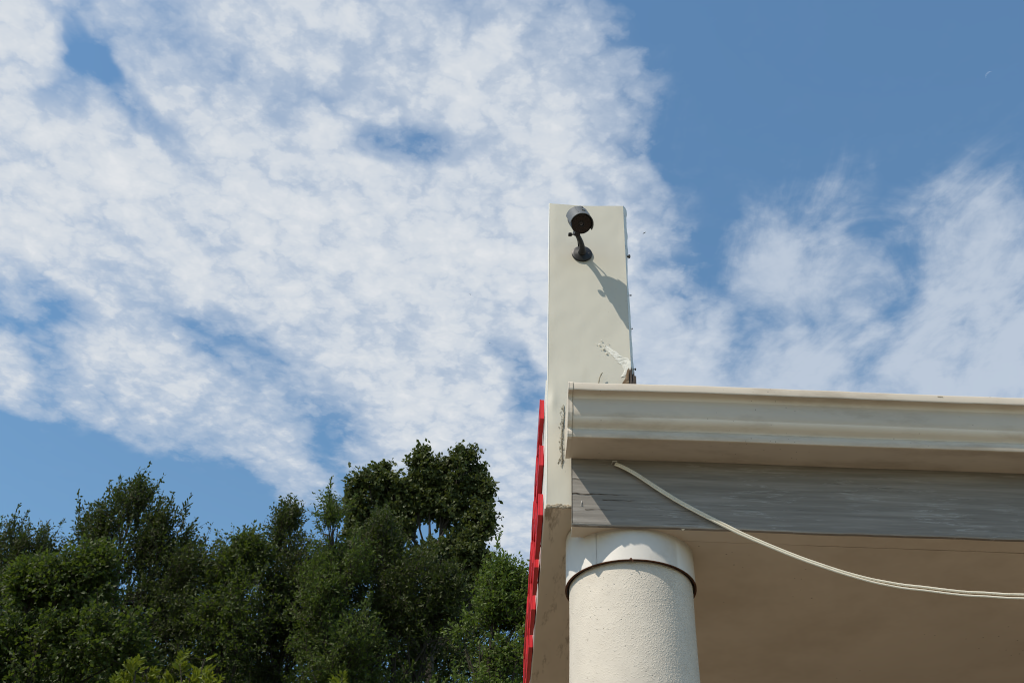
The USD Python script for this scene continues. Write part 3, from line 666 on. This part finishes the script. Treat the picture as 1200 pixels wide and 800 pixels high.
part('camera_lead', tube([back - ax * .002 - upv * .006, back - ax * .018 - upv * .012, back - ax * .020 - upv * .03 + (0, .012, 0), (back[0] + .008, PY - .020, back[2] - .035), (back[0] + .012, PY + .004, back[2] - .045)], .0022, 8), M['black'], sc, smooth=True)

# ------------------------------------------------------------------ the hanging cable
pts = [(721, 543.5), (733, 548.5), (760, 565), (800, 590), (850, 617), (900, 640), (960, 662), (1030, 681), (1100, 692.5), (1160, 698), (1200, 700)]
Yc = [2.742, 2.738, 2.739, 2.7405, 2.7405, 2.739, 2.737, 2.735, 2.733, 2.731, 2.730]
P = [at(x, y_, yy) for (x, y_), yy in zip(pts, Yc)]
e = P[-1]; L_ = [e + (dx, .002 * dx, zz_) for dx, zz_ in ((.15, .004), (.4, .03), (.7, .09), (1.0, .18), (1.25, .27))]
from scipy.interpolate import CubicSpline
P = np.array(P + L_)
sarc = np.r_[0, np.cumsum(np.linalg.norm(np.diff(P, axis=0), axis=1))]
cs = CubicSpline(sarc, P); tq = np.linspace(0, sarc[-1], 180); main = cs(tq)
main[:, 2] += (meshkit.fbm(np.column_stack([tq * 5, tq * 0, tq * 0]), 3, 71) - .5) * .012 * np.clip(tq * 4, 0, 1); main[:, 1] += (meshkit.fbm(np.column_stack([tq * 4, tq * 0 + 3, tq * 0]), 3, 72) - .5) * .008 * np.clip(tq * 4 - 2, 0, 1)
cable = thing('hanging_cable', 'cream twin cable drooping across the grey fascia board from the gutter', 'cable', P[0])
sep = (1 + .5 * (meshkit.noise(np.column_stack([tq * 6, tq * 0, tq * 0]), 73) - .5)) * np.interp(tq, [0, .05, .3, .8, 1.5, 2.5], [.0066, .0068, .0072, .0095, .0135, .012])
down = np.column_stack([-.45 * np.interp(tq, [0, .4, 1.4], [1, .9, .0]), -.25 + 0 * tq, -1 + 0 * tq]); down /= np.linalg.norm(down, axis=1)[:, None]
part('strand', tube(main - down * sep[:, None] * .5, .0035, 10), M['cable'], cable, smooth=True)
part('strand', tube(main + down * sep[:, None] * .5, .0031, 10), M['cable'], cable, smooth=True)
part('staple', tube([P[0] + (-.009, .008, .004), P[0] + (-.008, -.006, .005), P[0] + (.004, -.006, .006), P[0] + (.006, .008, .007)], .0016, 6), M['steel'], cable)

# ------------------------------------------------------------------ dry tendrils left on the wall beside the gutter's end, and a twig on the roof
tv = thing('dry_tendrils', 'dead brown vine tendrils clinging to the wall beside the gutter end', 'dead vine', at(655, 545, PY))
st = []
for i in range(60):
    py = 474 + 70 * rng.random(); px = 661.2 - abs(rng.normal()) * 2.2 - (1.6 if py > 500 else 0)
    p = at(px, py, PY - .002); k = 5; dirn = rng.normal(size=2); pth = [p]
    for j in range(k):
        dirn = dirn * .6 + rng.normal(size=2) * .7; pth.append(pth[-1] + np.array([dirn[0] * .0014, rng.normal() * .0006, dirn[1] * .0030]))
    pth = np.array(pth); pth[:, 1] = np.minimum(pth[:, 1], PY - .001)
    st.append(tube(pth, np.linspace(.0008, .0004, k + 1), 4))
part('tendril', cat(st), M['vine'], tv)
stem = np.array([at(660.5 - 3.5 * t + 1.0 * math.sin(t * 9), 474 + 72 * t, PY - .003) for t in np.linspace(0, 1, 24)])
part('stem', tube(stem, .0011, 6), M['vine'], tv, smooth=True)
tw = thing('bent_twig', 'short bent grey twig standing behind the gutter lip against the wall', 'twig', at(701.5, 450, PY - .02))
part('stick', tube([at(x, y_, PY - .012) for x, y_ in ((701, 456), (701.5, 449), (702.5, 443), (704.5, 438), (706.5, 436.5))], [.0022, .0022, .002, .0017, .001], 6), M['vine'], tw, smooth=True)
part('side_twig', tube([at(x, y_, PY - .012) for x, y_ in ((704.3, 438.3), (705.5, 440.2))], [.0012, .0006], 5), M['vine'], tw)

# ------------------------------------------------------------------ trees


def leaves(base, direction, size, r, fold=.25, wide=.5):
    """One folded, pointed leaf of two triangles at every base point."""
    n = len(base); d = direction / (np.linalg.norm(direction, axis=1)[:, None] + 1e-9)
    s = np.cross(d, r.normal(size=(n, 3))); s /= np.linalg.norm(s, axis=1)[:, None] + 1e-9
    nn = np.cross(d, s); L = size[:, None]
    mid = base + d * L * .5
    v = np.stack([base, mid + s * L * wide * .5 + nn * L * fold * .3, base + d * L, mid - s * L * wide * .5 + nn * L * fold * .3], 1).reshape(-1, 3)
    f = (np.arange(n)[:, None, None] * 4 + np.array([[0, 1, 2], [0, 2, 3]])).reshape(-1, 3)
    return v, f


def sticks(a, b, ra, rb):
    """Three-sided tapered twigs from points a to points b."""
    n = len(a); d = b - a; d /= np.linalg.norm(d, axis=1)[:, None] + 1e-9
    s = np.cross(d, [.3, .2, .93]); s /= np.linalg.norm(s, axis=1)[:, None] + 1e-9; t = np.cross(d, s)
    ang = np.arange(3) * 2 * math.pi / 3
    off = np.cos(ang)[None, :, None] * s[:, None] + np.sin(ang)[None, :, None] * t[:, None]
    v = np.concatenate([a[:, None] + off * np.reshape(ra, (-1, 1, 1)), b[:, None] + off * np.reshape(rb, (-1, 1, 1))], 1).reshape(-1, 3)
    q = []
    for j in range(3):
        k = (j + 1) % 3; q += [(j, k, k + 3), (j, k + 3, j + 3)]
    f = (np.arange(n)[:, None, None] * 6 + np.array(q)).reshape(-1, 3)
    return v, f


def make_tree(name, label, Y, puffs, mat, seed, leaf=.11, twigs=26, per=16, twig_len=.55, up=.5, wide=.5, gap=.40, grp='trees behind the building', foot=None, shoots=0, clump=1.6, low=True, bmul=1.0, shrink=8):
    """puffs: (x, y, rx, ry) of leaf masses as they show; each becomes an ellipsoid at distance Y (or Y + its fifth number)."""
    r = np.random.default_rng(seed)
    E = []
    puffs = [(p[0], p[1] + 2, max(p[2] - shrink, p[2] * .62), max(p[3] - shrink, p[3] * .62), *p[4:]) for p in puffs]      # the twigs reach out beyond
    for p in puffs:
        yy = Y + (p[4] if len(p) > 4 else 0); c = at(p[0], p[1], yy); k = np.linalg.norm(c - EYE) / FPX
        E.append((c, np.array([p[2] * k, (p[2] + p[3]) * .5 * k * .9, p[3] * k / .82])))
    cen = np.mean([c for c, _ in E], 0); bot = min(c[2] - e[2] for c, e in E)
    foot = np.array([cen[0] + r.normal() * .3, Y + .4, 0]) if foot is None else np.array(foot, float)
    t = thing(name, label, 'tree', foot, grp)
    topz = max(c[2] for c, _ in E)
    if low:     # the crown goes on below the picture
        for k in range(5):
            E.append((np.array([cen[0] + (k - 2) * .75 + r.normal() * .4, Y + 1.3 + r.normal() * .5, at(600, 830, Y)[2] * r.uniform(.86, 1.0) - .3]), np.array([1.5, 1.4, 1.2])))
    zt = np.linspace(0, 1, 14); tp = np.column_stack([foot[0] + (cen[0] - foot[0]) * zt + .25 * np.sin(zt * 5 + seed), foot[1] + (cen[1] - foot[1]) * zt + .2 * np.cos(zt * 4 + seed), topz * .93 * zt])
    rt = .014 * topz * (1 - zt) ** .8 + .02
    part('trunk', tube(tp, rt, 10), M['bark'], t, smooth=True)
    limbs, tw_a, tw_b, lb, ld = [], [], [], [], []
    for c, e in E:
        base = tp[np.argmin(np.abs(tp[:, 2] - max(c[2] - 1.6 * abs(c[0] - cen[0]) - e[2] * 1.2, 1.5)))]
        s = np.linspace(0, 1, 7)[:, None]; m = (base + c) / 2 + np.array([(c - base)[0] * .2, 0, -.3])
        pth = (1 - s) ** 2 * base + 2 * s * (1 - s) * m + s ** 2 * c
        limbs.append(tube(pth, np.linspace(.038, .016, 7), 6))
        vol = e[0] * e[1] * e[2]; area = (e[0] * e[2]) 
        nb = int((10 + area * 4.0) * bmul)
        dirs = r.normal(size=(nb, 3)); dirs[:, 2] += .35; dirs /= np.linalg.norm(dirs, axis=1)[:, None]
        ends = c + dirs * e * r.uniform(.55, .95, (nb, 1))
        a = pth[r.integers(3, 7, nb)]
        limbs.append(trimesh.Trimesh(*sticks(a, ends, np.full(nb, .028), np.full(nb, .010)), process=False))
        # twigs gather round the branch ends, so the crown is clumps with gaps between them
        nt = int(twigs * nb)
        w = r.integers(0, nb, nt)
        q = ends[w] + r.normal(size=(nt, 3)) * e * (.40 / clump)
        keep = meshkit.noise(q * 1.15 + seed * 3.1) > gap * .78
        rel = (q - c) / e; keep &= np.linalg.norm(rel, axis=1) < 1.12
        q, w = q[keep], w[keep]
        out = (q - c) / e; d = out * .7 + r.normal(size=q.shape) * .55; d[:, 2] += up; d /= np.linalg.norm(d, axis=1)[:, None]
        ln = twig_len * r.uniform(.55, 1.15, len(q))
        tw_a.append(q - d * ln[:, None] * .3); tw_b.append(q + d * ln[:, None] * .7)
        tpos = r.uniform(0, 1.02, (len(q), per, 1))
        lp = tw_a[-1][:, None] + (tw_b[-1] - tw_a[-1])[:, None] * tpos + r.normal(size=(len(q), per, 3)) * .035
        dl = d[:, None] * .6 + r.normal(size=(len(q), per, 3)) * .75; dl[..., 2] -= .15
        lb.append(lp.reshape(-1, 3)); ld.append(dl.reshape(-1, 3))
        if shoots:
            ns = int(shoots * e[0]); dd = r.normal(size=(ns, 3)) * (.8, .8, .2) + (0, 0, 1.0); dd /= np.linalg.norm(dd, axis=1)[:, None]
            q = c + dd * e * .86; d = dd * .35 + r.normal(size=(ns, 3)) * .16 + (0, 0, .9); d /= np.linalg.norm(d, axis=1)[:, None]
            ln = r.uniform(.35, .85, ns); tw_a.append(q); tw_b.append(q + d * ln[:, None])
            k = 34; tpos = r.uniform(0, 1, (ns, k, 1)) ** .8
            lp = q[:, None] + (d * ln[:, None])[:, None] * tpos + r.normal(size=(ns, k, 3)) * .03 * (1.2 - tpos)
            dl = d[:, None] * .8 + r.normal(size=(ns, k, 3)) * .6
            lb.append(lp.reshape(-1, 3)); ld.append(dl.reshape(-1, 3))
    a, b = np.vstack(tw_a), np.vstack(tw_b)
    part('limbs', cat(limbs), M['bark'], t)
    v, f = sticks(a, b, np.full(len(a), .006), np.full(len(a), .0022))
    part('twigs', (v, f), M['bark'], t, kind='stuff')
    lb, ld = np.vstack(lb), np.vstack(ld)
    part('crown', leaves(lb, ld, leaf * r.uniform(.6, 1.2, len(lb)), r, wide=wide), mat, t)
    NLEAF.append(len(lb))


NLEAF = []
make_tree('leafy_tree', 'dark fine-leaved tree cut off by the left edge of the picture', 25, [(-8, 668, 42, 50), (38, 672, 34, 44), (-30, 740, 70, 70), (30, 750, 70, 70)], M['leaf_dark'], 11, leaf=.088, twigs=44, shoots=18, up=.7, wide=.45, gap=.38)
make_tree('leafy_tree', 'large dark tree with upright shoots along its broad top', 23, [(150, 612, 44, 42), (103, 640, 38, 38), (192, 645, 38, 44), (150, 690, 72, 58), (215, 700, 42, 58), (90, 705, 50, 50), (165, 770, 90, 60)], M['leaf_dark'], 12, leaf=.088, twigs=44, shoots=24, up=.7, wide=.48, gap=.37)
make_tree('broadleaf_tree', 'mid green broadleaf tree low at the left in front of darker trees', 20, [(70, 715, 58, 52), (20, 775, 66, 48), (112, 672, 34, 28), (115, 755, 58, 48), (38, 690, 32, 28)], M['leaf_green'], 13, leaf=.095, twigs=42, up=.15, wide=.62, gap=.40, clump=2.0)
make_tree('leafy_tree', 'yellowish green tree in the dip of the skyline', 22.5, [(272, 668, 34, 34), (292, 655, 22, 26), (255, 705, 40, 48), (290, 740, 60, 60)], M['leaf_green'], 14, leaf=.088, twigs=42, shoots=12, up=.5, gap=.38)
make_tree('leafy_tree', 'dark narrow tree with a pointed top right of the dip in the skyline', 23.5, [(335, 632, 24, 38), (345, 690, 40, 54), (318, 715, 36, 48), (340, 765, 60, 50)], M['leaf_dark'], 15, leaf=.08, twigs=44, shoots=18, up=.8, gap=.37)
make_tree('leafy_tree', 'green feathery tree touching the tall round-crowned tree on its left', 22, [(384, 625, 22, 40), (400, 680, 38, 46), (378, 720, 40, 54), (405, 765, 55, 50)], M['leaf_mid'], 16, leaf=.088, twigs=42, shoots=22, up=.7, wide=.42, gap=.37)
make_tree('tall_tree', 'tallest tree, a big-leaved crown of round clumps with a window of sky', 27, [(430, 590, 27, 38), (424, 628, 26, 34), (455, 566, 20, 24), (466, 588, 16, 26), (497, 550, 20, 25), (486, 575, 14, 20), (542, 552, 22, 28), (524, 592, 20, 30), (563, 578, 18, 22), (566, 612, 17, 24), (553, 628, 22, 26), (560, 652, 18, 22), (540, 655, 28, 28), (455, 618, 22, 32), (508, 668, 42, 36), (440, 670, 46, 42), (556, 684, 16, 16), (514, 562, 17, 22), (476, 604, 15, 22), (500, 588, 12, 12)], M['leaf_oak'], 17, leaf=.12, per=12, twigs=11, up=.1, wide=.75, gap=.30, clump=2.7, twig_len=.36, bmul=2.2, shrink=2.5)
make_tree('leafy_tree', 'dark full tree standing in front of the tall round-crowned tree', 23, [(447, 655, 32, 48), (480, 700, 48, 48), (430, 720, 52, 54), (500, 750, 62, 58), (520, 700, 28, 34)], M['leaf_dark'], 18, leaf=.088, twigs=44, shoots=12, up=.5, gap=.34)
make_tree('conical_tree', 'lighter green pointed tree right beside the red letters', 21, [(591, 678, 16, 36), (612, 705, 16, 32), (582, 725, 32, 46), (606, 760, 42, 56), (562, 770, 42, 46)], M['leaf_conical'], 19, leaf=.088, twigs=42, shoots=12, up=.6, gap=.37)
make_tree('leafy_tree', 'shadowed tree deep behind the middle of the row', 31, [(560, 712, 34, 34), (520, 745, 60, 50), (300, 760, 70, 46), (400, 750, 80, 50), (480, 770, 70, 50), (590, 785, 50, 40), (430, 800, 80, 40), (320, 800, 80, 40), (540, 800, 70, 40)], M['leaf_dark'], 20, leaf=.13, twigs=20, up=.3, gap=.25)
make_tree('leafy_tree', 'shadowed tree deep behind the left of the row', 30, [(60, 740, 80, 50), (180, 735, 80, 54), (250, 765, 70, 50), (100, 800, 90, 40), (230, 800, 80, 40), (10, 790, 70, 40)], M['leaf_dark'], 21, leaf=.13, twigs=20, up=.3, gap=.25)


def sapling(label, Y, shoots_px, seed):
    """A young tree of feathered leaves: each leaf is a rib with pairs of pointed leaflets."""
    r = np.random.default_rng(seed)
    tops = [at(x, y_, Y + r.normal() * .25) for x, y_ in shoots_px]; c = np.mean(tops, 0)
    foot = np.array([c[0], Y, 0]); t = thing('sapling', label, 'tree', foot, 'bright saplings below the trees')
    s = np.linspace(0, 1, 10); part('trunk', tube(np.column_stack([foot[0] + .08 * np.sin(s * 4), foot[1] + .05 * s, (c[2] - 1.2) * s]), .07 * (1 - s) + .03, 8), M['bark'], t, smooth=True)
    st, A, B, lb, ld, ls = [], [], [], [], [], []
    for tp in tops:
        b0 = np.array([foot[0] + .0, Y + .05, c[2] - 1.3]); st.append(tube([b0, (b0 + tp) / 2 + r.normal(size=3) * .1, tp], [.03, .02, .006], 6))
        for k in range(17):
            h = r.uniform(0, 1) ** .7; p = tp - (tp - b0) * (1 - h) * .75; az = r.uniform(0, 2 * math.pi); L = r.uniform(.20, .34) * (1.1 - .55 * h)
            d = np.array([math.cos(az), math.sin(az), .35 + .9 * h]); d /= np.linalg.norm(d); sd = np.cross(d, [0, 0, 1.0]); sd /= np.linalg.norm(sd)
            e = p + d * L + np.array([0, 0, -.18 * L]); A.append(p); B.append(e)
            for j in np.linspace(.2, 1, 8):
                q = p + (e - p) * j
                for sg in (-1, 1):
                    lb.append(q); ld.append(sd * sg + d * .75 + np.array([0, 0, .15]) + r.normal(size=3) * .18); ls.append(.10 * (1.15 - .5 * j) * r.uniform(.8, 1.1))
    part('stems', cat(st), M['bark'], t)
    part('leaf_ribs', sticks(np.array(A), np.array(B), np.full(len(A), .004), np.full(len(A), .0015)), M['leaf_lime'], t, kind='stuff')
    part('crown', leaves(np.array(lb), np.array(ld), np.array(ls), r, wide=.36), M['leaf_lime'], t)


sapling('bright yellow-green sapling with feathered leaves, its two tufts lowest left in the picture', 12.5, [(160, 778), (147, 791), (173, 789), (134, 800), (186, 801)], 31)
sapling('bright yellow-green sapling with two sharp upright tufts at the bottom of the picture', 12.0, [(211, 777), (240, 772), (222, 794), (236, 791), (250, 799), (203, 800)], 32)
sapling('lone bright tip of a sapling below the dark middle trees', 13.0, [(401, 793), (396, 806), (408, 808)], 33)

# ------------------------------------------------------------------ the day moon and the birds
mc = EYE + ray(1160, 89) * 2500; mr = 2500 * 4.6 / FPX
v = ray(1160, 89); lit = -R * .80 + U * .60; lit -= v * (lit @ v); lit /= np.linalg.norm(lit); up_ = np.cross(lit, v)
al = np.linspace(-1.45, 1.45, 40); be = np.linspace(math.radians(38), math.radians(90), 10)
AL, BE = np.meshgrid(al, be, indexing='ij')
Pm = mc + mr * (np.sin(AL)[..., None] * up_ + (np.cos(AL) * np.sin(BE))[..., None] * lit - (np.cos(AL) * np.cos(BE))[..., None] * v)
M['moon'] = usdkit.material(stage, LK + 'pale_moon', {'d': ('diffuse_bsdf', {'color': (.75, .75, .75)}), 't': ('transparent_bsdf', {}), 'm': ('mix_closure', {'fac': .06})}, [('t.BSDF', 'm.closure1'), ('d.BSDF', 'm.closure2')], surface='m.closure')
tag(part('moon', grid(Pm), M['moon'], smooth=True), 'faint white crescent of the day moon in the clear upper right sky', 'moon')


def bird(px, py, dist, span, roll, label):
    c = EYE + ray(px, py) * dist; t = thing('bird', label, 'bird', c, 'birds far up in the sky')
    d = (R * math.cos(roll) + U * math.sin(roll)); n_ = np.cross(d, F)
    s = np.linspace(-1, 1, 9); bl = span * .42
    fw = -F * .3 + n_ * .95; fw /= np.linalg.norm(fw)
    part('body', tube([c + fw * bl * q for q in (.5, .38, .15, -.1, -.3, -.5)], [bl * k for k in (.02, .10, .16, .15, .07, .03)], 8), M['bird'], t, smooth=True)
    w = lambda k: grid(np.array([[c + k * d * span * .5 * q + fw * bl * (f0 - .45 * q ** 2) + np.array([0, 0, 1]) * span * .10 * math.sin(q * 2.4) for f0 in (.22, .0, -.20 * (1 - .7 * q))] for q in np.linspace(.05, 1, 7)]))
    part('wing', w(1), M['bird'], t); part('wing', w(-1), M['bird'], t)


bird(755, 273, 95, .30, .5, 'tiny dark bird against the cloud right of the security camera')
bird(551, 345, 160, .26, -1.1, 'higher of two bird specks against the white cloud left of the wall')
bird(574, 402, 160, .22, .2, 'lower of two bird specks against the white cloud left of the wall')
print('leaves', sum(NLEAF))
